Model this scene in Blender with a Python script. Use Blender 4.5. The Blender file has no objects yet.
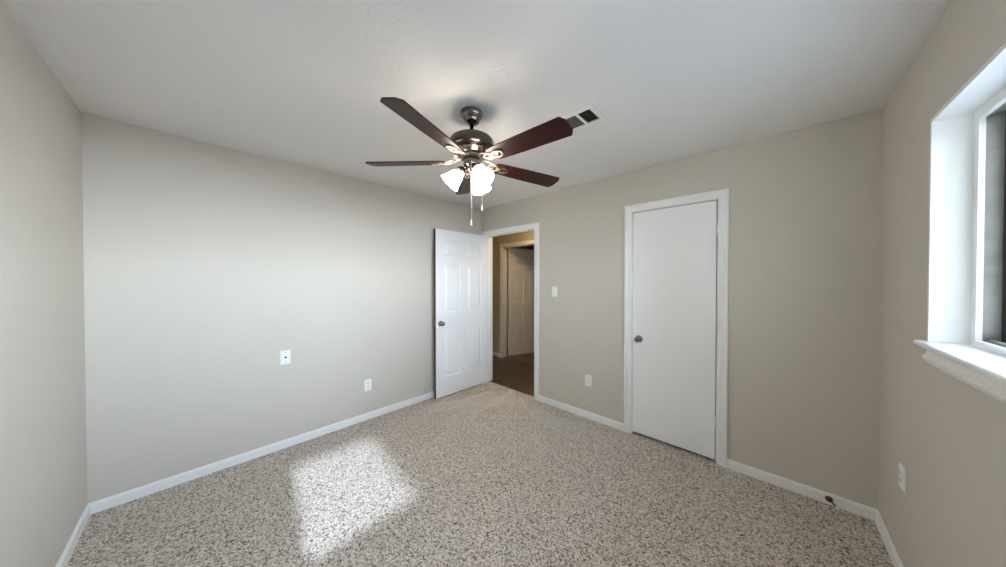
import bpy, bmesh, math, random
from mathutils import Vector, Matrix

random.seed(7)
scene = bpy.context.scene
COL = scene.collection
R = math.radians

# ------------------------------------------------------------------ room size (metres)
LA, LB, HC = 3.242, 3.487, 2.440          # left wall length, back wall length, ceiling height

# ------------------------------------------------------------------ camera
cam_data = bpy.data.cameras.new('camera')
cam_data.sensor_fit = 'HORIZONTAL'
cam_data.sensor_width = 36.0
cam_data.lens = 286.4 * 36.0 / 1006.0
cam_data.clip_start = 0.02
camera = bpy.data.objects.new('camera', cam_data)
COL.objects.link(camera)
camera.location = (3.030, -2.7565, 1.429)
camera.rotation_euler = (R(90 - 0.62), 0, R(133.45 - 90))
scene.camera = camera

# ------------------------------------------------------------------ sky, sun, exposure
world = bpy.data.worlds.new('world')
scene.world = world
world.use_nodes = True
wn = world.node_tree
wn.nodes.clear()
w_out = wn.nodes.new('ShaderNodeOutputWorld')
w_bg = wn.nodes.new('ShaderNodeBackground')
w_tc = wn.nodes.new('ShaderNodeTexCoord')
w_sep = wn.nodes.new('ShaderNodeSeparateXYZ')
w_ramp = wn.nodes.new('ShaderNodeValToRGB')
w_ramp.color_ramp.elements[0].position = 0.0
w_ramp.color_ramp.elements[0].color = (0.76, 0.88, 1.0, 1)
w_ramp.color_ramp.elements[1].position = 0.7
w_ramp.color_ramp.elements[1].color = (0.46, 0.67, 1.0, 1)
wn.links.new(w_tc.outputs['Generated'], w_sep.inputs[0])
wn.links.new(w_sep.outputs['Z'], w_ramp.inputs[0])
wn.links.new(w_ramp.outputs[0], w_bg.inputs['Color'])
wn.links.new(w_bg.outputs[0], w_out.inputs['Surface'])
w_bg.inputs['Strength'].default_value = 17.5

sun_data = bpy.data.lights.new('sun', 'SUN')
sun_data.energy = 3.3
sun_data.angle = R(1.6)
sun_data.color = (0.68, 0.80, 1.0)
sun = bpy.data.objects.new('sun', sun_data)
COL.objects.link(sun)
sun.rotation_euler = Vector((-1.0, 0.12, -0.555)).to_track_quat('-Z', 'Y').to_euler()
sun.location = (9, -4, 6)

portal_data = bpy.data.lights.new('window_portal', 'AREA')     # guides sky sampling only, gives no light
portal_data.shape = 'RECTANGLE'
portal_data.size, portal_data.size_y = 1.94, 0.88
portal = bpy.data.objects.new('window_portal', portal_data)
COL.objects.link(portal)
portal.location = (LB + 0.19, -1.69, 1.62)
portal.rotation_euler = (0, R(90), 0)
portal.rotation_euler = Vector((-1, 0, 0)).to_track_quat('-Z', 'Y').to_euler()
portal_data.cycles.is_portal = True

scene.view_settings.view_transform = 'Standard'
scene.view_settings.look = 'None'
scene.view_settings.gamma = 1.0
scene.view_settings.use_curve_mapping = False
scene.view_settings.exposure = 1.31
scene.cycles.use_denoising = True
scene.cycles.max_bounces = 14
scene.cycles.diffuse_bounces = 8
scene.cycles.glossy_bounces = 4
scene.cycles.sample_clamp_indirect = 8.0
scene.cycles.caustics_reflective = False
scene.cycles.caustics_refractive = False

SHADE_GLOW = 13.5

# ------------------------------------------------------------------ materials
def mat(name, color, rough=0.6, metal=0.0, spec=0.5, coat=0.0, bump=None, vary=None, emit=None):
    m = bpy.data.materials.new(name)
    m.use_nodes = True
    nt = m.node_tree
    b = nt.nodes['Principled BSDF']
    b.inputs['Base Color'].default_value = (*color, 1)
    b.inputs['Roughness'].default_value = rough
    b.inputs['Metallic'].default_value = metal
    b.inputs['Specular IOR Level'].default_value = spec
    b.inputs['Coat Weight'].default_value = coat
    b.inputs['Coat Roughness'].default_value = 0.15
    tc = nt.nodes.new('ShaderNodeTexCoord')
    if vary:                                   # (scale, amount)
        n = nt.nodes.new('ShaderNodeTexNoise')
        n.inputs['Scale'].default_value = vary[0]
        n.inputs['Detail'].default_value = 3
        r = nt.nodes.new('ShaderNodeValToRGB')
        a = vary[1]
        r.color_ramp.elements[0].position, r.color_ramp.elements[1].position = 0.3, 0.7
        r.color_ramp.elements[0].color = tuple(c * (1 - a) for c in color) + (1,)
        r.color_ramp.elements[1].color = tuple(min(1, c * (1 + a)) for c in color) + (1,)
        nt.links.new(tc.outputs['Object'], n.inputs['Vector'])
        nt.links.new(n.outputs['Fac'], r.inputs[0])
        nt.links.new(r.outputs[0], b.inputs['Base Color'])
    if bump:                                   # (scale, strength, distance)
        n2 = nt.nodes.new('ShaderNodeTexNoise')
        n2.inputs['Scale'].default_value = bump[0]
        n2.inputs['Detail'].default_value = 4
        bp = nt.nodes.new('ShaderNodeBump')
        bp.inputs['Strength'].default_value = bump[1]
        bp.inputs['Distance'].default_value = bump[2]
        nt.links.new(tc.outputs['Object'], n2.inputs['Vector'])
        nt.links.new(n2.outputs['Fac'], bp.inputs['Height'])
        nt.links.new(bp.outputs[0], b.inputs['Normal'])
    if emit:
        b.inputs['Emission Color'].default_value = (*emit[0], 1)
        b.inputs['Emission Strength'].default_value = emit[1]
    return m

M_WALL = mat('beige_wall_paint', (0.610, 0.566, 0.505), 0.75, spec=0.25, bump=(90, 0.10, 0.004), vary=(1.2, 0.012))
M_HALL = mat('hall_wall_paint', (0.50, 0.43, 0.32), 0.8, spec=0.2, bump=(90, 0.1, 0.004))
M_TRIM = mat('white_trim_paint', (0.86, 0.86, 0.85), 0.38, spec=0.45, vary=(6, 0.01))
M_DOOR = mat('white_door_paint', (0.87, 0.875, 0.89), 0.42, spec=0.45, bump=(60, 0.04, 0.002))
M_SLAB = mat('white_slab_paint', (0.88, 0.88, 0.89), 0.55, spec=0.5, bump=(25, 0.03, 0.002))
M_EDGE = mat('dark_door_edge', (0.045, 0.034, 0.026), 0.7, spec=0.2, bump=(80, 0.2, 0.002))  # dark brown for the free edge face of the door
M_PLATE = mat('white_plastic', (0.88, 0.88, 0.87), 0.3, spec=0.5)
M_SLOT = mat('dark_slot', (0.02, 0.02, 0.02), 0.6)
M_SCREW = mat('screw_metal', (0.35, 0.33, 0.30), 0.35, metal=1.0)
M_CHROME = mat('polished_dark_nickel', (0.24, 0.225, 0.21), 0.12, metal=1.0)
M_PEWTER = mat('antique_pewter', (0.23, 0.205, 0.185), 0.16, metal=1.0, vary=(20, 0.15))
M_PEWTER_DARK = mat('dark_antique_pewter', (0.12, 0.10, 0.092), 0.24, metal=1.0, vary=(20, 0.15))
M_IRON = mat('antique_brass_nickel', (0.52, 0.44, 0.33), 0.34, metal=1.0, vary=(40, 0.1))
M_CHAIN = mat('pale_chain', (0.75, 0.72, 0.66), 0.35, metal=0.6)
M_RUBBER = mat('white_rubber', (0.80, 0.80, 0.78), 0.6)
M_HINGE = mat('painted_hinge', (0.80, 0.80, 0.80), 0.4)
M_ALU = mat('dark_bronze_aluminium', (0.035, 0.030, 0.028), 0.45, metal=0.4, bump=(50, 0.1, 0.002))
M_VENT = mat('vent_white_metal', (0.82, 0.81, 0.79), 0.4)
M_VENT_DARK = mat('vent_painted_shade', (0.03, 0.028, 0.025), 0.8)  # shade of the vent opening put into a dark colour
M_SLAT = mat('vent_shaded_slat', (0.15, 0.13, 0.11), 0.5)  # white slats, with the shade on them put into this dark colour
M_FAR = mat('brown_far_carpet', (0.20, 0.155, 0.11), 0.9, vary=(60, 0.3))
M_ALU_GREY = mat('grey_aluminium', (0.34, 0.33, 0.32), 0.5, metal=0.3, vary=(14, 0.15))
M_GRASS = mat('grey_concrete', (0.16, 0.15, 0.14), 0.9, vary=(4, 0.08))
M_LEAF = mat('leaves', (0.05, 0.10, 0.03), 0.8, vary=(9, 0.4), bump=(12, 0.8, 0.05))
M_BARK = mat('bark', (0.10, 0.07, 0.05), 0.9, bump=(20, 0.6, 0.02))
M_WING = mat('tan_light_blocker', (0.30, 0.26, 0.21), 0.85, vary=(8, 0.15))
M_SOFFIT = mat('soffit_paint', (0.72, 0.70, 0.66), 0.7)
M_SHADE = mat('glowing_white_glass', (0.9, 0.9, 0.88), 0.35, emit=((1.0, 0.88, 0.75), SHADE_GLOW))
M_NECK = mat('dim_glass_neck', (0.85, 0.80, 0.70), 0.35)  # weaker bulb glow at the neck put into a cream colour
M_BULB = mat('lit_bulb', (0.9, 0.9, 0.9), 0.4, emit=((1.0, 0.84, 0.64), 8.0))
M_HALL_LAMP = mat('lit_hall_dome', (0.9, 0.88, 0.82), 0.4, emit=((1.0, 0.72, 0.38), 16.0))


def ceiling_material():
    m = bpy.data.materials.new('white_knockdown_ceiling')
    m.use_nodes = True
    nt = m.node_tree
    b = nt.nodes['Principled BSDF']
    b.inputs['Base Color'].default_value = (0.79, 0.775, 0.762, 1)
    b.inputs['Roughness'].default_value = 0.85
    b.inputs['Specular IOR Level'].default_value = 0.2
    tc = nt.nodes.new('ShaderNodeTexCoord')
    n1 = nt.nodes.new('ShaderNodeTexNoise')
    n1.inputs['Scale'].default_value = 14
    n1.inputs['Detail'].default_value = 5
    n1.inputs['Distortion'].default_value = 2.0
    bp = nt.nodes.new('ShaderNodeBump')
    bp.inputs['Strength'].default_value = 0.22
    bp.inputs['Distance'].default_value = 0.008
    nt.links.new(tc.outputs['Object'], n1.inputs['Vector'])
    nt.links.new(n1.outputs['Fac'], bp.inputs['Height'])
    nt.links.new(bp.outputs[0], b.inputs['Normal'])
    return m


def carpet_material():
    m = bpy.data.materials.new('flecked_beige_carpet')
    m.use_nodes = True
    nt = m.node_tree
    L = nt.links.new
    b = nt.nodes['Principled BSDF']
    b.inputs['Roughness'].default_value = 0.95
    b.inputs['Specular IOR Level'].default_value = 0.08
    b.inputs['Sheen Weight'].default_value = 0.15
    tc = nt.nodes.new('ShaderNodeTexCoord')
    # tufts of several yarn colours
    wob = nt.nodes.new('ShaderNodeTexNoise')
    wob.inputs['Scale'].default_value = 220
    wob.inputs['Detail'].default_value = 1.0
    L(tc.outputs['Object'], wob.inputs['Vector'])
    wsc = nt.nodes.new('ShaderNodeVectorMath'); wsc.operation = 'SCALE'; wsc.inputs['Scale'].default_value = 0.010
    L(wob.outputs['Color'], wsc.inputs[0])
    wad = nt.nodes.new('ShaderNodeVectorMath'); wad.operation = 'ADD'
    L(tc.outputs['Object'], wad.inputs[0]); L(wsc.outputs[0], wad.inputs[1])
    n1 = nt.nodes.new('ShaderNodeTexVoronoi')
    n1.inputs['Scale'].default_value = 165
    L(wad.outputs[0], n1.inputs['Vector'])
    tsep = nt.nodes.new('ShaderNodeSeparateColor')
    L(n1.outputs['Color'], tsep.inputs[0])
    ramp = nt.nodes.new('ShaderNodeValToRGB')
    cr = ramp.color_ramp
    cr.elements[0].position = 0.06
    cr.elements[0].color = (0.070, 0.050, 0.036, 1)
    cr.elements[1].position = 0.92
    cr.elements[1].color = (0.80, 0.725, 0.645, 1)
    for pos, c in ((0.15, (0.20, 0.155, 0.120)), (0.32, (0.45, 0.385, 0.325)), (0.60, (0.62, 0.55, 0.48))):
        e = cr.elements.new(pos)
        e.color = (*c, 1)
    L(tsep.outputs[0], ramp.inputs[0])
    # brushed pile: fan of strokes spreading from the doorway
    mp = nt.nodes.new('ShaderNodeMapping')
    mp.inputs['Location'].default_value = (-0.45, -0.25, 0)
    L(tc.outputs['Object'], mp.inputs['Vector'])
    sep = nt.nodes.new('ShaderNodeSeparateXYZ')
    L(mp.outputs[0], sep.inputs[0])
    at = nt.nodes.new('ShaderNodeMath'); at.operation = 'ARCTAN2'
    L(sep.outputs['Y'], at.inputs[0]); L(sep.outputs['X'], at.inputs[1])
    ln = nt.nodes.new('ShaderNodeVectorMath'); ln.operation = 'LENGTH'
    L(mp.outputs[0], ln.inputs[0])
    cmb = nt.nodes.new('ShaderNodeCombineXYZ')
    sc = nt.nodes.new('ShaderNodeMath'); sc.operation = 'MULTIPLY'; sc.inputs[1].default_value = 5.5
    L(at.outputs[0], sc.inputs[0]); L(sc.outputs[0], cmb.inputs[0])
    sc2 = nt.nodes.new('ShaderNodeMath'); sc2.operation = 'MULTIPLY'; sc2.inputs[1].default_value = 2.2
    L(ln.outputs['Value'], sc2.inputs[0]); L(sc2.outputs[0], cmb.inputs[1])
    vor = nt.nodes.new('ShaderNodeTexVoronoi')
    vor.inputs['Scale'].default_value = 1.0
    L(cmb.outputs[0], vor.inputs['Vector'])
    sepc = nt.nodes.new('ShaderNodeSeparateColor')
    L(vor.outputs['Color'], sepc.inputs[0])
    near = nt.nodes.new('ShaderNodeMapRange')
    near.inputs['From Min'].default_value = 0.35
    near.inputs['From Max'].default_value = 2.1
    near.inputs['To Min'].default_value = 1.0
    near.inputs['To Max'].default_value = 0.0
    L(ln.outputs['Value'], near.inputs['Value'])
    st = nt.nodes.new('ShaderNodeMapRange')
    st.inputs['To Min'].default_value = 0.0
    st.inputs['To Max'].default_value = 0.95
    L(sepc.outputs[0], st.inputs['Value'])
    f = nt.nodes.new('ShaderNodeMath'); f.operation = 'MULTIPLY'
    L(near.outputs[0], f.inputs[0]); L(st.outputs[0], f.inputs[1])
    mix = nt.nodes.new('ShaderNodeMix'); mix.data_type = 'RGBA'
    L(f.outputs[0], mix.inputs[0])
    L(ramp.outputs[0], mix.inputs[6])
    mix.inputs[7].default_value = (0.70, 0.655, 0.60, 1)
    L(mix.outputs[2], b.inputs['Base Color'])
    bp = nt.nodes.new('ShaderNodeBump')
    bp.inputs['Strength'].default_value = 0.5
    bp.inputs['Distance'].default_value = 0.006
    L(tsep.outputs[1], bp.inputs['Height'])
    L(bp.outputs[0], b.inputs['Normal'])
    return m


def plank_material():
    m = bpy.data.materials.new('brown_wood_plank')
    m.use_nodes = True
    nt = m.node_tree
    L = nt.links.new
    b = nt.nodes['Principled BSDF']
    b.inputs['Roughness'].default_value = 0.38
    tc = nt.nodes.new('ShaderNodeTexCoord')
    mp = nt.nodes.new('ShaderNodeMapping')
    mp.inputs['Rotation'].default_value = (0, 0, R(90))
    L(tc.outputs['Object'], mp.inputs['Vector'])
    br = nt.nodes.new('ShaderNodeTexBrick')
    br.inputs['Scale'].default_value = 1.0
    br.inputs['Brick Width'].default_value = 0.95
    br.inputs['Row Height'].default_value = 0.15
    br.inputs['Mortar Size'].default_value = 0.0025
    br.inputs['Color1'].default_value = (0.085, 0.054, 0.036, 1)
    br.inputs['Color2'].default_value = (0.125, 0.083, 0.057, 1)
    br.inputs['Mortar'].default_value = (0.03, 0.02, 0.015, 1)
    L(mp.outputs[0], br.inputs['Vector'])
    mp2 = nt.nodes.new('ShaderNodeMapping')
    mp2.inputs['Scale'].default_value = (22, 1.6, 1)
    L(tc.outputs['Object'], mp2.inputs['Vector'])
    n = nt.nodes.new('ShaderNodeTexNoise')
    n.inputs['Scale'].default_value = 2.0
    n.inputs['Detail'].default_value = 4
    L(mp2.outputs[0], n.inputs['Vector'])
    r = nt.nodes.new('ShaderNodeValToRGB')
    r.color_ramp.elements[0].position, r.color_ramp.elements[1].position = 0.3, 0.7
    r.color_ramp.elements[0].color = (0.6, 0.6, 0.6, 1)
    r.color_ramp.elements[1].color = (1.25, 1.2, 1.15, 1)
    L(n.outputs['Fac'], r.inputs[0])
    mx = nt.nodes.new('ShaderNodeMix'); mx.data_type = 'RGBA'; mx.blend_type = 'MULTIPLY'
    mx.inputs[0].default_value = 1.0
    L(br.outputs['Color'], mx.inputs[6]); L(r.outputs[0], mx.inputs[7])
    L(mx.outputs[2], b.inputs['Base Color'])
    return m


def blade_material():
    m = bpy.data.materials.new('dark_mahogany_blade')
    m.use_nodes = True
    nt = m.node_tree
    L = nt.links.new
    b = nt.nodes['Principled BSDF']
    b.inputs['Roughness'].default_value = 0.38
    b.inputs['Specular IOR Level'].default_value = 0.22
    tc = nt.nodes.new('ShaderNodeTexCoord')
    mp = nt.nodes.new('ShaderNodeMapping')
    mp.inputs['Scale'].default_value = (3, 60, 3)
    L(tc.outputs['Object'], mp.inputs['Vector'])
    n = nt.nodes.new('ShaderNodeTexNoise')
    n.inputs['Scale'].default_value = 1.6
    n.inputs['Detail'].default_value = 4
    L(mp.outputs[0], n.inputs['Vector'])
    r = nt.nodes.new('ShaderNodeValToRGB')
    r.color_ramp.elements[0].position, r.color_ramp.elements[1].position = 0.3, 0.72
    r.color_ramp.elements[0].color = (0.020, 0.0040, 0.0034, 1)
    r.color_ramp.elements[1].color = (0.048, 0.0090, 0.0066, 1)
    L(n.outputs['Fac'], r.inputs[0])
    L(r.outputs[0], b.inputs['Base Color'])
    return m


def glass_material():
    m = bpy.data.materials.new('clear_window_glass')
    m.use_nodes = True
    nt = m.node_tree
    nt.nodes.clear()
    o = nt.nodes.new('ShaderNodeOutputMaterial')
    t = nt.nodes.new('ShaderNodeBsdfTransparent')
    t.inputs[0].default_value = (0.95, 0.97, 0.97, 1)
    g = nt.nodes.new('ShaderNodeBsdfGlossy')
    g.inputs['Roughness'].default_value = 0.02
    mx = nt.nodes.new('ShaderNodeMixShader')
    mx.inputs[0].default_value = 0.05
    nt.links.new(t.outputs[0], mx.inputs[1])
    nt.links.new(g.outputs[0], mx.inputs[2])
    nt.links.new(mx.outputs[0], o.inputs['Surface'])
    return m


M_CEIL = ceiling_material()
M_CARPET = carpet_material()
M_PLANK = plank_material()
M_BLADE = blade_material()
M_GLASS = glass_material()

# ------------------------------------------------------------------ mesh helpers
def box(bm, lo, hi, mi=0, bev=0.0):
    x0, y0, z0 = lo
    x1, y1, z1 = hi
    v = [bm.verts.new(p) for p in ((x0, y0, z0), (x1, y0, z0), (x1, y1, z0), (x0, y1, z0),
                                   (x0, y0, z1), (x1, y0, z1), (x1, y1, z1), (x0, y1, z1))]
    fs = []
    for idx in ((0, 3, 2, 1), (4, 5, 6, 7), (0, 1, 5, 4), (1, 2, 6, 5), (2, 3, 7, 6), (3, 0, 4, 7)):
        f = bm.faces.new([v[i] for i in idx])
        f.material_index = mi
        fs.append(f)
    if bev > 0:
        es = list({e for f in fs for e in f.edges})
        bmesh.ops.bevel(bm, geom=es, offset=bev, segments=2, profile=0.6, affect='EDGES')


def lathe(bm, prof, seg=32, mtx=None, mi=0, squash=1.0, cap=True):
    """Revolve (radius, height) points about the local Z axis."""
    rings = []
    for r, z in prof:
        ring = []
        for i in range(seg):
            a = 2 * math.pi * i / seg
            p = Vector((r * math.cos(a), r * math.sin(a) * squash, z))
            ring.append(bm.verts.new(mtx @ p if mtx else p))
        rings.append(ring)
    for a, b in zip(rings, rings[1:]):
        for i in range(seg):
            j = (i + 1) % seg
            f = bm.faces.new((a[i], a[j], b[j], b[i]))
            f.material_index = mi
            f.smooth = True
    if cap:
        for ring in (rings[0], rings[-1]):
            f = bm.faces.new(ring)
            f.material_index = mi


def tube(bm, pts, rad, seg=12, mi=0):
    """Round tube along a poly-line; rad is a number or one per point."""
    pts = [Vector(p) for p in pts]
    n = len(pts)
    rads = rad if isinstance(rad, (list, tuple)) else [rad] * n
    prev = None
    rings = []
    for i, p in enumerate(pts):
        t = (pts[min(i + 1, n - 1)] - pts[max(i - 1, 0)]).normalized()
        ref = Vector((0, 0, 1)) if abs(t.z) < 0.9 else Vector((1, 0, 0))
        u = t.cross(ref).normalized() if prev is None else (prev - t * prev.dot(t)).normalized()
        prev = u
        w = t.cross(u)
        rings.append([bm.verts.new(p + rads[i] * (u * math.cos(2 * math.pi * k / seg) + w * math.sin(2 * math.pi * k / seg)))
                      for k in range(seg)])
    for a, b in zip(rings, rings[1:]):
        for k in range(seg):
            j = (k + 1) % seg
            f = bm.faces.new((a[k], a[j], b[j], b[k]))
            f.smooth = True
            f.material_index = mi
    for ring in (rings[0], rings[-1]):
        f = bm.faces.new(ring)
        f.material_index = mi


def prism(bm, poly, z0, z1, mtx=None, mi=0):
    """Extrude a 2-D outline between two heights."""
    f_ = (lambda p: mtx @ Vector(p)) if mtx else (lambda p: Vector(p))
    a = [bm.verts.new(f_((x, y, z0))) for x, y in poly]
    b = [bm.verts.new(f_((x, y, z1))) for x, y in poly]
    n = len(poly)
    fs = [bm.faces.new(a[::-1]), bm.faces.new(b)]
    for i in range(n):
        j = (i + 1) % n
        fs.append(bm.faces.new((a[i], a[j], b[j], b[i])))
    for f in fs:
        f.material_index = mi


def loft(bm, sections, closed_ends=True, mi=0, smooth=False):
    """Skin a list of equal-length closed vertex loops."""
    rings = [[bm.verts.new(p) for p in s] for s in sections]
    n = len(rings[0])
    for a, b in zip(rings, rings[1:]):
        for i in range(n):
            j = (i + 1) % n
            f = bm.faces.new((a[i], a[j], b[j], b[i]))
            f.material_index = mi
            f.smooth = smooth
    if closed_ends:
        bm.faces.new(rings[0])
        bm.faces.new(rings[-1])


def obj(name, bm, mats, parent=None, loc=(0, 0, 0), label=None):
    bmesh.ops.recalc_face_normals(bm, faces=bm.faces)
    me = bpy.data.meshes.new(name)
    bm.to_mesh(me)
    bm.free()
    for m in (mats if isinstance(mats, (list, tuple)) else [mats]):
        me.materials.append(m)
    o = bpy.data.objects.new(name, me)
    COL.objects.link(o)
    o.location = loc
    if parent:
        o.parent = parent
    if label:
        o['label'] = label
    return o


def tag(o, label, cat, kind=None, group=None):
    o['label'] = label
    o['category'] = cat
    if kind:
        o['kind'] = kind
    if group:
        o['group'] = group
    return o


def struct(name, bm, mats, label, cat, loc=(0, 0, 0)):
    return tag(obj(name, bm, mats, None, loc), label, cat, 'structure')


def empty(name, loc, label, cat, rot=(0, 0, 0), kind=None, group=None):
    o = bpy.data.objects.new(name, None)
    o.empty_display_size = 0.1
    COL.objects.link(o)
    o.location = loc
    o.rotation_euler = rot
    return tag(o, label, cat, kind, group)


def copy_thing(o, label, loc, rot, group=None):
    c = o.copy()
    COL.objects.link(c)
    c.location = loc
    c.rotation_euler = rot
    c['label'] = label
    if group:
        c['group'] = group
    for ch in list(o.children):
        d = ch.copy()
        COL.objects.link(d)
        d.parent = c
        for g in list(ch.children):
            e = g.copy()
            COL.objects.link(e)
            e.parent = d
    return c


def new():
    return bmesh.new()

# ------------------------------------------------------------------ setting: openings
TW = 0.115                                    # inner wall thickness
E0, E1, EH = 0.098, 0.938, 2.052              # entry doorway between jambs, head height
C0, C1, CH = 2.073, 2.709, 2.058              # closet doorway
JT = 0.018                                    # jamb thickness
H0, H1, HH = -0.625, 0.145, 2.040             # hall doorway
HY = 1.100                                    # hall far wall face
W0, W1, WZ0, WZ1 = -2.735, -0.742, 1.170, 2.062   # window opening (inside the white liner)
WT = 0.200                                    # outer wall thickness

# floors
bm = new()
box(bm, (-0.1, -LA - 0.1, -0.06), (LB + 0.1, 0.0, 0.0))
box(bm, (E0 - JT, 0.0, -0.06), (E1 + JT, 0.045, 0.0))
box(bm, (C0 - JT, 0.0, -0.06), (C1 + JT, TW, 0.0))
box(bm, (1.87, TW, -0.06), (LB + 0.08, 0.70, 0.0))
struct('floor', bm, M_CARPET, 'flecked beige and brown carpet covering the whole bedroom floor', 'floor')
bm = new()
box(bm, (E0 - JT, 0.045, -0.06), (E1 + JT, TW, -0.004))
box(bm, (-1.75, TW, -0.06), (1.75, HY, -0.004))
box(bm, (H0 - JT, HY, -0.06), (H1 + JT, HY + 0.03, -0.004))
struct('floor_hall', bm, M_PLANK, 'dark brown wood plank floor of the hall beyond the doorway', 'floor')
bm = new()
box(bm, (H0 - JT, HY + 0.03, -0.06), (H1 + JT, HY + TW, 0.0))
box(bm, (-1.75, HY + TW, -0.06), (1.75, 3.2, 0.0))
struct('floor_far_room', bm, M_FAR, 'brown carpet of the far room behind the half-open hall door', 'floor')

# ceilings
bm = new()
box(bm, (-0.12, -LA - 0.12, HC), (LB + WT, TW, HC + 0.08))
struct('ceiling', bm, M_CEIL, 'white textured bedroom ceiling', 'ceiling')
bm = new()
box(bm, (-1.87, TW, HC), (LB + WT, 3.3, HC + 0.08))
struct('ceiling_hall', bm, M_CEIL, 'white ceiling over the hall and far room', 'ceiling')

# walls of the bedroom
bm = new()
box(bm, (-0.12, -LA, 0), (0, 0, HC))
struct('wall_left', bm, M_WALL, 'long beige wall behind the open white door, with two wall plates', 'wall')
bm = new()
box(bm, (-0.12, -LA - 0.12, 0), (LB + WT, -LA, HC))
struct('wall_front', bm, M_WALL, 'beige wall at the far left edge of the picture', 'wall')
bm = new()
for x0, x1, z0 in ((-0.12, E0 - JT, 0), (E0 - JT, E1 + JT, EH + JT), (E1 + JT, C0 - JT, 0),
                   (C0 - JT, C1 + JT, CH + JT), (C1 + JT, LB + WT, 0)):
    box(bm, (x0, 0, z0), (x1, TW, HC))
struct('wall_back', bm, M_WALL, 'beige wall holding the hall doorway and the closet door', 'wall')
bm = new()
lt = 0.015
for y0, y1, z0, z1 in ((-LA, W0 - lt, 0, HC), (W1 + lt, 0, 0, HC), (W0 - lt, W1 + lt, 0, WZ0), (W0 - lt, W1 + lt, WZ1 + lt, HC)):
    box(bm, (LB, y0, z0), (LB + WT, y1, z1))
struct('wall_right', bm, M_WALL, 'beige wall with the window at the right edge', 'wall')

# hall shell
bm = new()
for x0, x1, z0 in ((-1.75, H0 - JT, 0), (H0 - JT, H1 + JT, HH + JT), (H1 + JT, 1.75, 0)):
    box(bm, (x0, HY, z0), (x1, HY + TW, HC))
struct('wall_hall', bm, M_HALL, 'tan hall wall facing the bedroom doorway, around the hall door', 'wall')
bm = new()
box(bm, (-1.87, TW, 0), (-1.75, 3.2, HC))
box(bm, (-1.87, 0.0, 0), (-0.12, TW, HC))
box(bm, (-1.87, 3.2, 0), (1.87, 3.3, HC))
box(bm, (1.75, TW, 0), (1.87, 3.2, HC))
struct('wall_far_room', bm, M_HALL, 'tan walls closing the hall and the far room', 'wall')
bm = new()
box(bm, (1.87, 0.70, 0), (LB + WT, 0.80, HC))
box(bm, (LB + 0.08, TW, 0), (LB + WT, 0.70, HC))
struct('wall_closet', bm, M_WALL, 'closet walls behind the closed slab door', 'wall')

# outside
bm = new()
box(bm, (LB + WT, -14, -0.35), (24, 14, -0.25))
struct('ground', bm, M_GRASS, 'pale concrete patio outside the window', 'ground')
bm = new()
box(bm, (LB + WT, -6, 2.30), (4.42, 3, 2.44), 0)  # unseen overhang added to cut off the top of the sunlight
box(bm, (4.42, -6, 2.26), (4.45, 3, 2.46), 0)
struct('eave_blocker', bm, M_SOFFIT, 'roof eave added unseen above the window to cut off the sun', 'roof')

bm = new()
box(bm, (LB + WT, -3.75, -0.25), (7.6, -3.45, 4.40))  # unseen wall added to keep sky light off the window recess
struct('wall_blocker', bm, M_WING, 'tan wall added unseen beside the window to block sky light', 'wall')

# ------------------------------------------------------------------ trim
def u_frame(bm, x0, x1, z1, prof, y, sgn=-1):
    """Mitred three-sided casing. prof = (distance outward from the inner edge, thickness)."""
    secs = []
    for kx, kz, xb in ((-1, None, x0), (-1, 1, x0), (1, 1, x1), (1, None, x1)):
        secs.append([Vector((xb + kx * u, y + sgn * t, (z1 + u) if kz else 0.0)) for u, t in prof])
    loft(bm, secs)

def casing_profile(w):
    return [(0, 0), (0, 0.008), (0.006, 0.011), (w * 0.30, 0.012), (w * 0.36, 0.0095), (w * 0.60, 0.013),
            (w * 0.68, 0.017), (w * 0.92, 0.018), (w, 0.015), (w, 0)]

def jamb(bm, x0, x1, z1, y0, y1, stop_y=None):
    box(bm, (x0 - JT, y0, 0), (x0, y1, z1))
    box(bm, (x1, y0, 0), (x1 + JT, y1, z1))
    box(bm, (x0 - JT, y0, z1), (x1 + JT, y1, z1 + JT))
    if stop_y:
        a, b_ = stop_y
        box(bm, (x0, a, 0), (x0 + 0.011, b_, z1))
        box(bm, (x1 - 0.011, a, 0), (x1, b_, z1))
        box(bm, (x0 + 0.011, a, z1 - 0.011), (x1 - 0.011, b_, z1))

cp = casing_profile(0.064)
bm = new()
jamb(bm, E0, E1, EH, 0.0, TW, (0.042, 0.075))
u_frame(bm, E0 - 0.004, E1 + 0.004, EH + 0.004, cp, 0.0)
u_frame(bm, E0 - 0.004, E1 + 0.004, EH + 0.004, cp, TW, 1)
struct('trim_1', bm, M_TRIM, 'white casing around the open hall doorway', 'door frame')
bm = new()
jamb(bm, C0, C1, CH, 0.0, TW, (0.042, 0.075))
u_frame(bm, C0 - 0.004, C1 + 0.004, CH + 0.004, cp, 0.0)
struct('trim_2', bm, M_TRIM, 'white casing around the closed closet door', 'door frame')
bm = new()
jamb(bm, H0, H1, HH, HY, HY + TW, (HY + 0.04, HY + 0.072))
u_frame(bm, H0 - 0.004, H1 + 0.004, HH + 0.004, cp, HY)
struct('trim_3', bm, M_TRIM, 'white casing of the hall door seen through the doorway', 'door frame')

# baseboards: profile (out from wall, height), run between two points
BP = [(0, 0), (0.013, 0), (0.013, 0.054), (0.011, 0.061), (0.006, 0.066), (0, 0.068)]
def baseboard(name, runs, label, mtl=M_TRIM):
    bm = new()
    for p, q, nrm in runs:
        p, q, nrm = Vector(p), Vector(q), Vector(nrm)
        d = (q - p).normalized()
        secs = []
        for end in (p, q):
            secs.append([end + nrm * u + Vector((0, 0, h)) for u, h in BP])
        loft(bm, secs)
    return struct(name, bm, mtl, label, 'baseboard')

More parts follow.
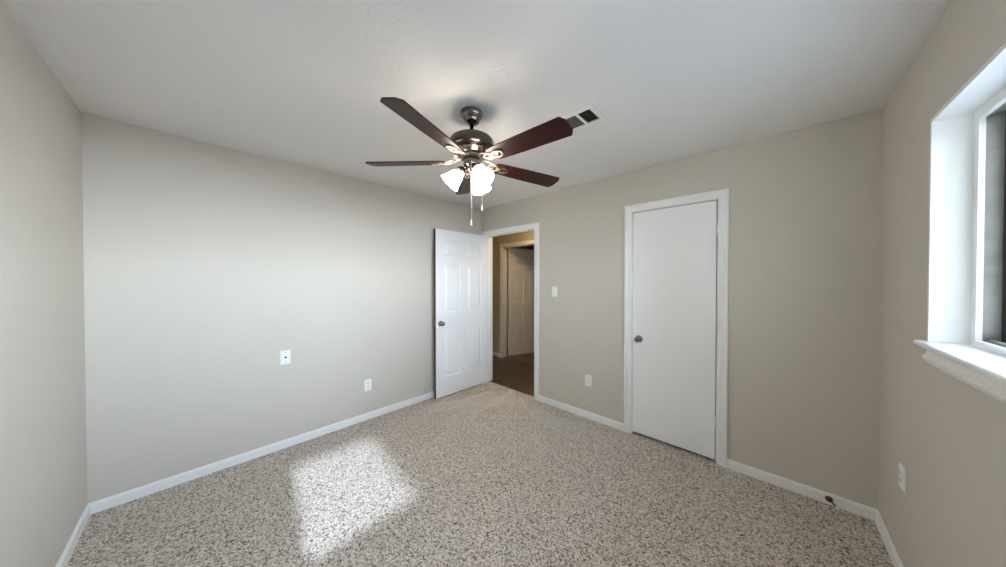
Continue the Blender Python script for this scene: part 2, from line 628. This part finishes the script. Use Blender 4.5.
bb = 0.013
baseboard('baseboard_left', [((0, -LA, 0), (0, 0, 0), (1, 0, 0))], 'white baseboard along the long wall behind the open door')
baseboard('baseboard_back', [((1.006, 0, 0), (2.004, 0, 0), (0, -1, 0)), ((2.778, 0, 0), (LB, 0, 0), (0, -1, 0))],
          'white baseboard along the wall with the closet door')
baseboard('baseboard_right', [((LB, -LA, 0), (LB, -bb, 0), (-1, 0, 0))], 'white baseboard below the window wall')
baseboard('baseboard_front', [((bb, -LA, 0), (LB - bb, -LA, 0), (0, 1, 0))], 'white baseboard at the far left edge')
baseboard('baseboard_hall', [((-1.75, HY, -0.004), (H0 - 0.069, HY, -0.004), (0, -1, 0)), ((H1 + 0.069, HY, -0.004), (1.75, HY, -0.004), (0, -1, 0))],
          'white baseboard in the hall beside the hall door')

# window trim
bm = new()
bp_ = 0.005
ix = LB + 0.087
box(bm, (LB - bp_, W1, WZ0 + 0.014), (ix, W1 + lt, WZ1))                 # side liners
box(bm, (LB - bp_, W0 - lt, WZ0 + 0.014), (ix, W0, WZ1))
box(bm, (LB - bp_, W0 - lt, WZ1), (ix, W1 + lt, WZ1 + lt))        # head liner
struct('trim_4', bm, M_TRIM, 'white liner boards framing the window recess', 'window frame')
bm = new()
SY = W1 + 0.030
nose = [(LB - 0.0272, 1.1835), (LB - 0.0326, 1.180), (LB - 0.0340, 1.174), (LB - 0.0326, 1.168), (LB - 0.0272, 1.1645),
        (LB - 0.0177, 1.163), (LB - 0.0150, 1.156), (LB - 0.0095, 1.150), (LB - 0.0027, 1.148)]
prof = nose + [(LB, 1.148), (LB, 1.1835)]
secs = [[Vector((x, y, z)) for x, z in prof] for y in (SY, W0 - 0.105)]
loft(bm, secs)
box(bm, (LB, W0, WZ0), (ix, W1, 1.1835))
apr = [(LB, 1.148), (LB - 0.0068, 1.148), (LB - 0.0082, 1.138), (LB - 0.0122, 1.132), (LB - 0.0177, 1.128), (LB - 0.0197, 1.120),
       (LB - 0.0177, 1.112), (LB - 0.0122, 1.108), (LB - 0.0082, 1.100), (LB - 0.0034, 1.094), (LB, 1.093)]
secs = [[Vector((x, y, z)) for x, z in apr] for y in (SY - 0.028, W0 - 0.06)]
loft(bm, secs)
struct('trim_5', bm, M_TRIM, 'white moulded window sill with apron below the window', 'window sill')

# ------------------------------------------------------------------ window
def ring_frame(bm, x0, x1, y0, y1, z0, z1, w):
    box(bm, (x0, y0, z0), (x1, y0 + w, z1))
    box(bm, (x0, y1 - w, z0), (x1, y1, z1))
    box(bm, (x0, y0 + w, z0), (x1, y1 - w, z0 + w))
    box(bm, (x0, y0 + w, z1 - w), (x1, y1 - w, z1))

win = empty('window_1', (ix, (W0 + W1) / 2, WZ0), 'dark-framed sliding window in the white recess at the right edge', 'window', kind='structure')
def wl(bm, name, m, parent=win, label=None):
    bm.transform(Matrix.Translation((-ix, -(W0 + W1) / 2, -WZ0)))
    return obj(name, bm, m, parent, label=label)
bm = new()
ring_frame(bm, ix, ix + 0.014, W0, W1, WZ0, WZ1, 0.036)
wl(bm, 'window_stop', M_TRIM)
bm = new()
ring_frame(bm, ix + 0.014, ix + 0.085, W0, W1, WZ0, WZ1, 0.030)
box(bm, (ix + 0.022, W0 + 0.030, WZ0 + 0.030), (ix + 0.03, W1 - 0.030, WZ0 + 0.045))
wl(bm, 'window_frame', M_ALU_GREY, label='grey aluminium window frame')
mid = (W0 + W1) / 2
for (ya, yb, xa) in ((mid - 0.02, W1 - 0.030, ix + 0.052), (W0 + 0.030, mid + 0.02, ix + 0.030)):
    bm = new()
    ring_frame(bm, xa, xa + 0.020, ya, yb, WZ0 + 0.030, WZ1 - 0.030, 0.032)
    s = wl(bm, 'sash', M_ALU)
    bm = new()
    box(bm, (xa + 0.008, ya + 0.032, WZ0 + 0.062), (xa + 0.012, yb - 0.032, WZ1 - 0.062))
    wl(bm, 'pane', M_GLASS, s)

# ------------------------------------------------------------------ doors
def panel_leaf(w, h, t, y0):
    """Six-panel leaf in local coordinates: x 0..w, y y0..y0+t, z 0..h."""
    bm = new()
    st, mu = 0.118, 0.105
    pw = (w - 2 * st - mu) / 2
    xs = [0, st, st + pw, st + pw + mu, w - st, w]
    zs = [0, 0.235, 0.825, 1.030, 1.605, 1.715, h - 0.118, h]
    for side in (0, 1):
        yb = y0 if side == 0 else y0 + t
        s = 1 if side == 0 else -1
        for i in range(5):
            for j in range(7):
                x0, x1, z0, z1 = xs[i], xs[i + 1], zs[j], zs[j + 1]
                if i in (1, 3) and j in (1, 3, 5):
                    rings = []
                    for ins, dep in ((0, 0), (0.009, 0.013), (0.020, 0.013), (0.046, 0.002)):
                        rings.append([bm.verts.new((x, yb + s * dep, z)) for x, z in
                                      ((x0 + ins, z0 + ins), (x1 - ins, z0 + ins), (x1 - ins, z1 - ins), (x0 + ins, z1 - ins))])
                    for a, b_ in zip(rings, rings[1:]):
                        for k in range(4):
                            bm.faces.new((a[k], a[(k + 1) % 4], b_[(k + 1) % 4], b_[k]))
                    bm.faces.new(rings[-1])
                else:
                    bm.faces.new([bm.verts.new((x, yb, z)) for x, z in ((x0, z0), (x1, z0), (x1, z1), (x0, z1))])
    for q in (((0, 0), (w, 0)), ((w, 0), (w, h)), ((w, h), (0, h)), ((0, h), (0, 0))):
        (xa, za), (xb, zb) = q
        f = bm.faces.new([bm.verts.new(p) for p in ((xa, y0, za), (xb, y0, zb), (xb, y0 + t, zb), (xa, y0 + t, za))])
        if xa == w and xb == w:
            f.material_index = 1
    bmesh.ops.remove_doubles(bm, verts=bm.verts, dist=0.00005)
    return bm

def knob_mesh(axis_mtx):
    bm = new()
    lathe(bm, [(0.0005, 0), (0.031, 0), (0.032, 0.003), (0.029, 0.007), (0.018, 0.010), (0.0115, 0.014), (0.0105, 0.024),
               (0.014, 0.030), (0.022, 0.034), (0.0265, 0.042), (0.027, 0.050), (0.024, 0.058), (0.016, 0.063), (0.006, 0.0645), (0.0005, 0.0645)],
          24, axis_mtx)
    return bm

def hinge(parent, x, y, z, leafside):
    bm = new()
    tube(bm, [(x, y, z - 0.045), (x, y, z + 0.045)], 0.0062, 10)
    tube(bm, [(x, y, z - 0.049), (x, y, z - 0.045)], 0.0045, 10)
    tube(bm, [(x, y, z + 0.045), (x, y, z + 0.049)], 0.0045, 10)
    box(bm, (x - 0.018, y + 0.0035, z - 0.044), (x + 0.018, y + 0.0055, z + 0.044))
    obj('hinge', bm, M_HINGE, parent)

# entry door, standing open against the left wall
LW, LH, LT = 0.838, 2.028, 0.035
d1 = empty('door_1', (E0 + 0.002, -0.002, 0.016), 'white six-panel door standing open against the left wall', 'door',
           (0, 0, R(-91.3)), 'structure')
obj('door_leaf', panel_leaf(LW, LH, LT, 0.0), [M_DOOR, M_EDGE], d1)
obj('knob', knob_mesh(Matrix.Translation((LW - 0.064, LT, 0.895)) @ Matrix.Rotation(R(-90), 4, 'X')), M_CHROME, d1, label='polished dark metal door knob')
obj('knob', knob_mesh(Matrix.Translation((LW - 0.064, 0, 0.895)) @ Matrix.Rotation(R(90), 4, 'X')), M_CHROME, d1, label='polished dark metal door knob')
bm = new()
box(bm, (LW, 0.005, 0.865), (LW + 0.0015, 0.030, 0.925), 0)
box(bm, (LW + 0.0015, 0.011, 0.885), (LW + 0.010, 0.024, 0.905), 0, 0.002)
obj('latch', bm, M_CHROME, d1, label='metal latch plate on the door edge')

# closet door, closed
d2 = empty('door_2', (C1, 0.0, 0.0), 'plain white slab closet door, closed', 'door', (0, 0, 0), 'structure')
bm = new()
box(bm, (C0 - C1 + 0.004, 0.001, 0.026), (-0.008, 0.036, CH - 0.007), 0, 0.002)
obj('door_leaf', bm, M_SLAB, d2)
obj('knob', knob_mesh(Matrix.Translation((C0 - C1 + 0.062, 0.001, 0.895)) @ Matrix.Rotation(R(90), 4, 'X')), M_CHROME, d2, label='polished dark metal door knob')
for z in (0.33, 1.82):
    hinge(d2, -0.002, -0.0065, z, -1)

# hall door, half open into the far room
d3 = empty('door_3', (H0 + 0.020, HY + TW + 0.004, 0.012), 'white six-panel door half open at the far side of the hall', 'door',
           (0, 0, R(72)), 'structure')
obj('door_leaf', panel_leaf(0.755, 2.02, LT, -LT), [M_DOOR, M_DOOR], d3)
obj('knob', knob_mesh(Matrix.Translation((0.755 - 0.064, -LT, 0.895)) @ Matrix.Rotation(R(90), 4, 'X')), M_CHROME, d3, label='polished dark metal door knob')
obj('knob', knob_mesh(Matrix.Translation((0.755 - 0.064, 0, 0.895)) @ Matrix.Rotation(R(-90), 4, 'X')), M_CHROME, d3, label='polished dark metal door knob')
for z in (0.22, 1.01, 1.80):
    bm = new()
    tube(bm, [(0.0, 0.004, z - 0.045), (0.0, 0.004, z + 0.045)], 0.0065, 10)
    box(bm, (-0.0018, -0.032, z - 0.044), (0.0, 0.0, z + 0.044))
    obj('hinge', bm, M_HINGE, d3)

# ------------------------------------------------------------------ ceiling fan
FX, FY = 1.696, -1.624
fan = empty('ceiling_fan', (FX, FY, HC), 'five-blade ceiling fan with dark mahogany blades and three lit glass shades', 'ceiling fan')
Z = lambda z: z - HC
def fl(name, prof, m, seg=40, label=None):
    bm = new()
    lathe(bm, [(r, Z(z)) for r, z in prof], seg)
    return obj(name, bm, m, fan, label=label)

fl('canopy', [(0.0005, 2.440), (0.067, 2.440), (0.068, 2.434), (0.068, 2.422), (0.063, 2.410), (0.053, 2.401), (0.051, 2.397),
              (0.049, 2.396), (0.048, 2.388), (0.041, 2.378), (0.026, 2.372), (0.0005, 2.371)], M_PEWTER)
fl('downrod', [(0.0005, 2.374), (0.0125, 2.374), (0.0125, 2.312), (0.018, 2.310), (0.019, 2.298), (0.0005, 2.298)], M_PEWTER, 20)
fl('motor_housing', [(0.0005, 2.304), (0.030, 2.303), (0.070, 2.297), (0.104, 2.288), (0.124, 2.277), (0.132, 2.266), (0.134, 2.252),
                     (0.134, 2.226), (0.132, 2.222), (0.127, 2.220), (0.122, 2.216), (0.112, 2.204), (0.098, 2.192), (0.088, 2.185),
                     (0.084, 2.180), (0.0005, 2.180)], M_PEWTER_DARK, 56)
bm = new()                                             # raised bright panels around the lower bowl
for k in range(10):
    a = 2 * math.pi * (k + 0.5) / 10
    mt = Matrix.Rotation(a, 4, 'Z') @ Matrix.Translation((0.107, 0, Z(2.2005))) @ Matrix.Rotation(R(-50), 4, 'Y')
    prism(bm, [(-0.003, -0.020), (0.003, -0.020), (0.003, 0.020), (-0.003, 0.020)], -0.014, 0.014, mt)
obj('housing_trim', bm, M_IRON, fan, label='bright metal panels around the lower motor housing')
fl('flywheel', [(0.0005, 2.182), (0.076, 2.182), (0.079, 2.179), (0.078, 2.169), (0.060, 2.166), (0.0005, 2.166)], M_SLOT, 40)
fl('switch_housing', [(0.0005, 2.167), (0.046, 2.167), (0.050, 2.163), (0.050, 2.128), (0.048, 2.122), (0.042, 2.116), (0.036, 2.110),
                      (0.033, 2.100), (0.028, 2.090), (0.016, 2.082), (0.008, 2.078), (0.009, 2.070), (0.005, 2.062), (0.0005, 2.061)], M_PEWTER, 36)

BZ = 2.143                                             # blade height at the root
def blade_mesh():
    bm = new()
    r0, r1 = 0.152, 0.658
    wr, wt = 0.052, 0.065
    ch, cw = 0.020, 0.030
    pts = []
    def half(s):
        q = []
        for k in range(5):                             # rounded root corner
            a = math.pi - (math.pi / 2) * k / 4
            q.append((r0 + 0.030 + 0.030 * math.cos(a), s * (wr - 0.028 + 0.028 * math.sin(a))))
        q += [(r0 + 0.2, s * (wr + 0.0075)), (r1 - ch, s * wt), (r1 - 0.001, s * (wt - cw))]
        return q
    top = half(1)
    pts = top + half(-1)[::-1]
    prism(bm, pts, -0.003, 0.003)
    return bm

def ring_plate(bm, cx, rx, ry, w, z0, z1, seg=28):
    """Flat oval ring."""
    lo_o, lo_i, hi_o, hi_i = [], [], [], []
    for i in range(seg):
        a = 2 * math.pi * i / seg
        for lst, k, z in ((lo_o, 0, z0), (lo_i, w, z0), (hi_o, 0, z1), (hi_i, w, z1)):
            lst.append(bm.verts.new((cx + (rx - k) * math.cos(a), (ry - k) * math.sin(a), z)))
    for a, b_ in ((lo_o, lo_i), (hi_o, hi_i), (lo_o, hi_o), (lo_i, hi_i)):
        for i in range(seg):
            j = (i + 1) % seg
            bm.faces.new((a[i], a[j], b_[j], b_[i]))

def iron_mesh():
    bm = new()
    # two curved arms from the flywheel out under the blade
    for s in (-1, 1):
        pts = []
        for k in range(9):
            u = k / 8
            x = 0.066 + u * 0.118
            y = s * (0.013 + 0.016 * math.sin(math.pi * u))
            z = 0.033 * (1 - u) ** 1.5 - 0.006
            pts.append((x, y, z))
        tube(bm, pts, [0.0065 - 0.0015 * k / 8 for k in range(9)], 8)
    ring_plate(bm, 0.212, 0.040, 0.027, 0.009, -0.012, -0.0035)
    ring_plate(bm, 0.132, 0.024, 0.019, 0.006, 0.000, 0.006, 20)
    box(bm, (0.168, -0.014, -0.010), (0.184, 0.014, -0.0035))
    return bm

def medallion_mesh():
    bm = new()
    lathe(bm, [(0.0005, -0.012), (0.010, -0.0115), (0.021, -0.008), (0.027, -0.004), (0.027, -0.0032), (0.0005, -0.0032)], 24,
          Matrix.Translation((0.212, 0, 0)) @ Matrix.Diagonal((1.0, 0.62, 1.0, 1.0)))
    for dx, dy in ((-0.012, 0), (0.012, 0), (0, 0.008)):
        lathe(bm, [(0.0005, -0.0145), (0.003, -0.014), (0.0035, -0.0095), (0.0005, -0.0095)], 10, Matrix.Translation((0.212 + dx, dy, 0)))
    return bm

bl0 = ir0 = md0 = None
for k in range(5):
    ang = R(73.7 + 72 * k)
    if bl0 is None:
        bl0 = obj('blade', blade_mesh(), M_BLADE, fan)
        ir0 = obj('blade_iron', iron_mesh(), M_IRON, bl0, label='antique brass blade bracket with oval ring')
        md0 = obj('medallion', medallion_mesh(), M_PEWTER, bl0)
        bl, ir = bl0, ir0
    else:
        bl = bl0.copy(); COL.objects.link(bl); bl.parent = fan
        ir = ir0.copy(); COL.objects.link(ir); ir.parent = bl
        md = md0.copy(); COL.objects.link(md); md.parent = bl
    bl.location = (0, 0, Z(BZ))
    bl.rotation_euler = (Matrix.Rotation(R(1.3), 4, Vector((-0.688, 0.726, 0))) @ Matrix.Rotation(ang, 4, 'Z') @ Matrix.Rotation(R(-12.5), 4, 'X')).to_euler()

# light kit: three arms, sockets and bell shades
def arm_frame(ang):
    tilt = R(48)                                        # shade axis below horizontal
    base = Vector((0.050, 0, Z(2.103)))
    ax = Vector((math.cos(tilt), 0, -math.sin(tilt)))
    return Matrix.Rotation(ang, 4, 'Z') @ Matrix.Translation(base) @ ax.to_track_quat('Z', 'Y').to_matrix().to_4x4()

for deg in (-10, 110, 230):
    F = arm_frame(R(deg))
    bm = new()
    rot = Matrix.Rotation(R(deg), 4, 'Z')
    tube(bm, [rot @ Vector(p) for p in ((0.028, 0, Z(2.110)), (0.040, 0, Z(2.112)), (0.050, 0, Z(2.106)), (0.056, 0, Z(2.094)))], 0.008, 10)
    lathe(bm, [(0.0005, -0.004), (0.016, -0.004), (0.020, 0.000), (0.024, 0.010), (0.030, 0.016), (0.031, 0.026), (0.0005, 0.026)], 24, F)
    obj('light_arm', bm, M_PEWTER, fan)
    bm = new()
    prof = [(0.0365, 0.049), (0.0385, 0.056), (0.044, 0.076), (0.050, 0.096), (0.058, 0.116), (0.063, 0.124)]
    inner = [(r - 0.003, z) for r, z in reversed(prof)]
    lathe(bm, prof + inner, 36, F, cap=False)
    sh = obj('lamp_shade', bm, M_SHADE, fan, label='lit white glass bell shade')
    bm = new()
    pr = [(0.026, 0.020), (0.030, 0.027), (0.034, 0.040), (0.0365, 0.049)]
    lathe(bm, pr + [(q - 0.003, z) for q, z in reversed(pr)], 36, F, cap=False)
    obj('shade_neck', bm, M_NECK, sh, label='neck of the glass shade, dimmer glow put into its cream colour')
    bm = new()
    lathe(bm, [(0.0005, 0.026), (0.012, 0.028), (0.013, 0.045), (0.020, 0.060), (0.024, 0.075), (0.021, 0.090), (0.011, 0.099), (0.0005, 0.101)], 18, F)
    obj('bulb', bm, M_BULB, sh)

def pull_chain(x, y, x0, y0, z0, z1, lab):
    bm = new()
    n = int((z0 - z1 - 0.035) / 0.012)
    tube(bm, [(x0, y0, Z(z0 + 0.002)), (x, y, Z(z0)), (x, y, Z(z1 + 0.03))], 0.0014, 6)
    for i in range(n):
        lathe(bm, [(0.0003, -0.0025), (0.0024, 0), (0.0003, 0.0025)], 6, Matrix.Translation((x, y, Z(z0 - 0.012 * i))))
    c = obj('pull_chain', bm, M_CHAIN, fan, label=lab)
    bm = new()
    lathe(bm, [(0.0005, z1 + 0.034 - HC), (0.003, z1 + 0.032 - HC), (0.0045, z1 + 0.015 - HC), (0.0055, z1 + 0.004 - HC), (0.003, z1 - HC), (0.0005, z1 - HC)], 12, Matrix.Translation((x, y, 0)))
    obj('pull', bm, M_RUBBER, c)

rt = Vector((0.726, 0.688))
tc_ = Vector((0.762, -0.647))
p1 = rt * -0.002 + tc_ * 0.052
p2 = rt * 0.063 - tc_ * 0.004
pull_chain(p1.x, p1.y, p1.x * 0.85, p1.y * 0.85, 2.130, 1.752, 'longer pale pull chain')
pull_chain(p2.x, p2.y, p2.x * 0.7, p2.y * 0.7, 2.140, 1.850, 'shorter pale pull chain')

# ------------------------------------------------------------------ ceiling vent
VX0, VX1, VY0, VY1 = 1.905, 2.268, -1.212, -1.022
vent = empty('ceiling_vent', ((VX0 + VX1) / 2, (VY0 + VY1) / 2, HC), 'white ceiling air register partly hidden behind a fan blade', 'vent')
vx, vy = (VX1 - VX0) / 2, (VY1 - VY0) / 2
bm = new()
fw = 0.026
for lo, hi in (((-vx, -vy), (vx, -vy + fw)), ((-vx, vy - fw), (vx, vy)), ((-vx, -vy + fw), (-vx + fw, vy - fw)), ((vx - fw - 0.004, -vy + fw), (vx, vy - fw)),
               ((vx - 0.124, -vy + fw), (vx - 0.110, vy - fw)), ((-vx + 0.118, -vy + fw), (-vx + 0.135, vy - fw))):
    box(bm, (lo[0], lo[1], -0.010), (hi[0], hi[1], 0.0))
obj('vent_frame', bm, M_VENT, vent)
bm = new()
box(bm, (-vx + 0.01, -vy + 0.01, -0.002), (vx - 0.01, vy - 0.01, -0.0005))
obj('vent_backing', bm, M_VENT_DARK, vent, label='dark sheet behind the slats, coloured like the shaded opening')
for x0, x1, n in ((-vx + fw, -vx + 0.118, 0), (-vx + 0.135, vx - 0.124, 6), (vx - 0.110, vx - fw - 0.004, 0)):
    if n:
        for k in range(n):
            y = -vy + fw + (k + 0.5) * (2 * vy - 2 * fw) / n
            bm = new()
            mt = Matrix.Translation((0, y, -0.006)) @ Matrix.Rotation(R(-30), 4, 'X')
            a = [mt @ Vector(p) for p in ((x0, -0.0045, -0.0006), (x1, -0.0045, -0.0006), (x1, 0.0045, -0.0006), (x0, 0.0045, -0.0006))]
            b_ = [mt @ Vector(p) for p in ((x0, -0.0045, 0.0006), (x1, -0.0045, 0.0006), (x1, 0.0045, 0.0006), (x0, 0.0045, 0.0006))]
            loft(bm, [a, b_])
            obj('slat', bm, M_SLAT, vent)
    else:
        m_ = 5
        for k in range(m_):
            x = x0 + (k + 0.5) * (x1 - x0) / m_
            bm = new()
            mt = Matrix.Translation((x, 0, -0.006)) @ Matrix.Rotation(R(51), 4, 'Y')
            y0, y1 = -vy + fw, vy - fw
            a = [mt @ Vector(p) for p in ((-0.005, y0, -0.0006), (0.005, y0, -0.0006), (0.005, y1, -0.0006), (-0.005, y1, -0.0006))]
            b_ = [mt @ Vector(p) for p in ((-0.005, y0, 0.0006), (0.005, y0, 0.0006), (0.005, y1, 0.0006), (-0.005, y1, 0.0006))]
            loft(bm, [a, b_])
            obj('slat', bm, M_SLAT, vent)

# ------------------------------------------------------------------ wall plates (local: face towards -Y, origin on the wall)
def plate_bm(w=0.071, h=0.116):
    bm = new()
    prof = []
    a = [(-w / 2, -h / 2), (w / 2, -h / 2), (w / 2, h / 2), (-w / 2, h / 2)]
    b_ = [(x * 0.92, z * 0.95) for x, z in a]
    loft(bm, [[Vector((x, 0, z)) for x, z in a], [Vector((x, -0.003, z)) for x, z in a], [Vector((x, -0.006, z)) for x, z in b_]])
    return bm

def screw_bm(z):
    bm = new()
    lathe(bm, [(0.0003, 0), (0.0035, 0), (0.003, 0.0012), (0.0003, 0.0014)], 10, Matrix.Translation((0, -0.006, z)) @ Matrix.Rotation(R(90), 4, 'X'))
    return bm

def make_outlet(loc, rot, label):
    t = empty('outlet', loc, label, 'outlet', rot)
    obj('cover_plate', plate_bm(), M_PLATE, t)
    for z in (-0.0195, 0.0195):
        bm = new()
        poly = []
        for i in range(20):
            a = 2 * math.pi * i / 20
            poly.append((0.0172 * math.cos(a), max(-0.0135, min(0.0135, 0.0172 * math.sin(a)))))
        prism(bm, poly, 0, 0.0025, Matrix.Translation((0, -0.0055, z)) @ Matrix.Rotation(R(90), 4, 'X'))
        r_ = obj('receptacle', bm, M_PLATE, t)
        bm = new()
        box(bm, (-0.0075, -0.0086, z - 0.001), (-0.0055, -0.0078, z + 0.008))
        box(bm, (0.0055, -0.0086, z - 0.001), (0.0075, -0.0078, z + 0.008))
        lathe(bm, [(0.0003, 0), (0.0026, 0), (0.0026, 0.0008), (0.0003, 0.0008)], 10, Matrix.Translation((0, -0.0078, z - 0.007)) @ Matrix.Rotation(R(90), 4, 'X'))
        obj('slots', bm, M_SLOT, r_)
    obj('screw', screw_bm(0), M_SCREW, t)
    return t

out0 = make_outlet((0.0, -1.581, 0.353), (0, 0, R(90)), 'white power outlet on the long wall, near the open door')
copy_thing(out0, 'white power outlet between the doorway and the closet door', (1.639, 0.0, 0.391), (0, 0, 0))
copy_thing(out0, 'white power outlet below the window', (LB, -0.440, 0.482), (0, 0, R(-90)))

cab = empty('cable_plate', (0.0, -2.263, 0.772), 'white wall plate with one dark cable jack on the long wall', 'wall plate', (0, 0, R(90)))
obj('cover_plate', plate_bm(), M_PLATE, cab)
bm = new()
lathe(bm, [(0.0005, 0), (0.0085, 0), (0.0085, 0.003), (0.0052, 0.003), (0.0052, 0.013), (0.0005, 0.013)], 6, Matrix.Translation((0, -0.0055, 0)) @ Matrix.Rotation(R(90), 4, 'X'))
obj('cable_jack', bm, M_SLOT, cab, label='dark threaded cable jack')
for z in (-0.042, 0.042):
    obj('screw', screw_bm(z), M_SCREW, cab)

sw = empty('light_switch', (1.223, 0.0, 1.303), 'white light switch beside the hall doorway', 'light switch')
obj('cover_plate', plate_bm(), M_PLATE, sw)
bm = new()
loft(bm, [[Vector(p) for p in ((-0.0165, -0.0055, -0.033), (0.0165, -0.0055, -0.033), (0.0165, -0.0055, 0.033), (-0.0165, -0.0055, 0.033))],
          [Vector(p) for p in ((-0.016, -0.0075, -0.0325), (0.016, -0.0075, -0.0325), (0.016, -0.0105, 0.0325), (-0.016, -0.0105, 0.0325))]])
obj('rocker', bm, M_PLATE, sw)
for z in (-0.048, 0.048):
    obj('screw', screw_bm(z), M_SCREW, sw)

# ------------------------------------------------------------------ door stop on the baseboard
ds = empty('door_stop', (3.293, -0.013, 0.036), 'small metal door stop with white tip on the baseboard right of the closet', 'door stop')
dm = Vector((0.62, -0.62, -0.48)).to_track_quat('Z', 'Y').to_matrix().to_4x4()
bm = new()
lathe(bm, [(0.0005, 0), (0.0180, 0), (0.0180, 0.003), (0.013, 0.008), (0.006, 0.011), (0.0005, 0.012)], 18, Matrix.Rotation(R(90), 4, 'X'))
lathe(bm, [(0.0005, 0.004), (0.0050, 0.004), (0.0048, 0.046), (0.0005, 0.046)], 14, dm)
obj('stop_rod', bm, M_PEWTER_DARK, ds, label='dark metal rod and base')
bm = new()
lathe(bm, [(0.0005, 0.045), (0.0080, 0.045), (0.0088, 0.049), (0.0085, 0.058), (0.006, 0.061), (0.0005, 0.061)], 18, dm)
obj('rubber_tip', bm, M_RUBBER, ds, label='white rubber tip')

# ------------------------------------------------------------------ hall ceiling lamp (lights the hall)
hl = empty('hall_lamp', (0.50, 0.60, HC), 'round glowing dome lamp on the hall ceiling', 'ceiling lamp')
bm = new()
lathe(bm, [(0.0005, 0), (0.150, 0), (0.152, -0.006), (0.148, -0.022), (0.0005, -0.022)], 36)
obj('lamp_base', bm, M_PEWTER, hl)
bm = new()
lathe(bm, [(0.142, -0.022), (0.138, -0.045), (0.115, -0.070), (0.070, -0.088), (0.025, -0.094), (0.0005, -0.095)], 36)
obj('lamp_shade', bm, M_HALL_LAMP, hl)

# ------------------------------------------------------------------ tree added unseen outside, shaped to shade the left part of the window
tr = empty('tree_blocker', (7.0, -1.55, -0.25), 'leafy tree added unseen outside the window to block sun', 'tree_blocker')
bm = new()
tube(bm, [(0, 0, 0), (0.03, 0.02, 1.2), (-0.02, 0.0, 2.4), (0.0, 0.02, 3.4)], [0.10, 0.075, 0.06, 0.04], 12)
obj('trunk', bm, M_BARK, tr)
bm = new()
bmesh.ops.create_icosphere(bm, subdivisions=5, radius=1.0)
for v in bm.verts:
    c = v.co.copy()
    k = 1.0 + 0.05 * math.sin(9 * c.x + 2) * math.sin(8 * c.y) + 0.05 * math.sin(11 * c.z + 1) * math.sin(10 * c.y + 3) + random.uniform(-0.03, 0.03)
    def se(t, e): return math.copysign(abs(t) ** e, t)
    v.co = Vector((se(c.x, 0.8) * 0.6, se(c.y, 0.45) * 0.92, 3.80 + se(c.z, 0.5) * 0.85)) * 1.0
    v.co = Vector((v.co.x * k, v.co.y * (1 + (k - 1) * 0.5), 3.80 + (v.co.z - 3.80) * k))
obj('crown', bm, M_LEAF, tr)
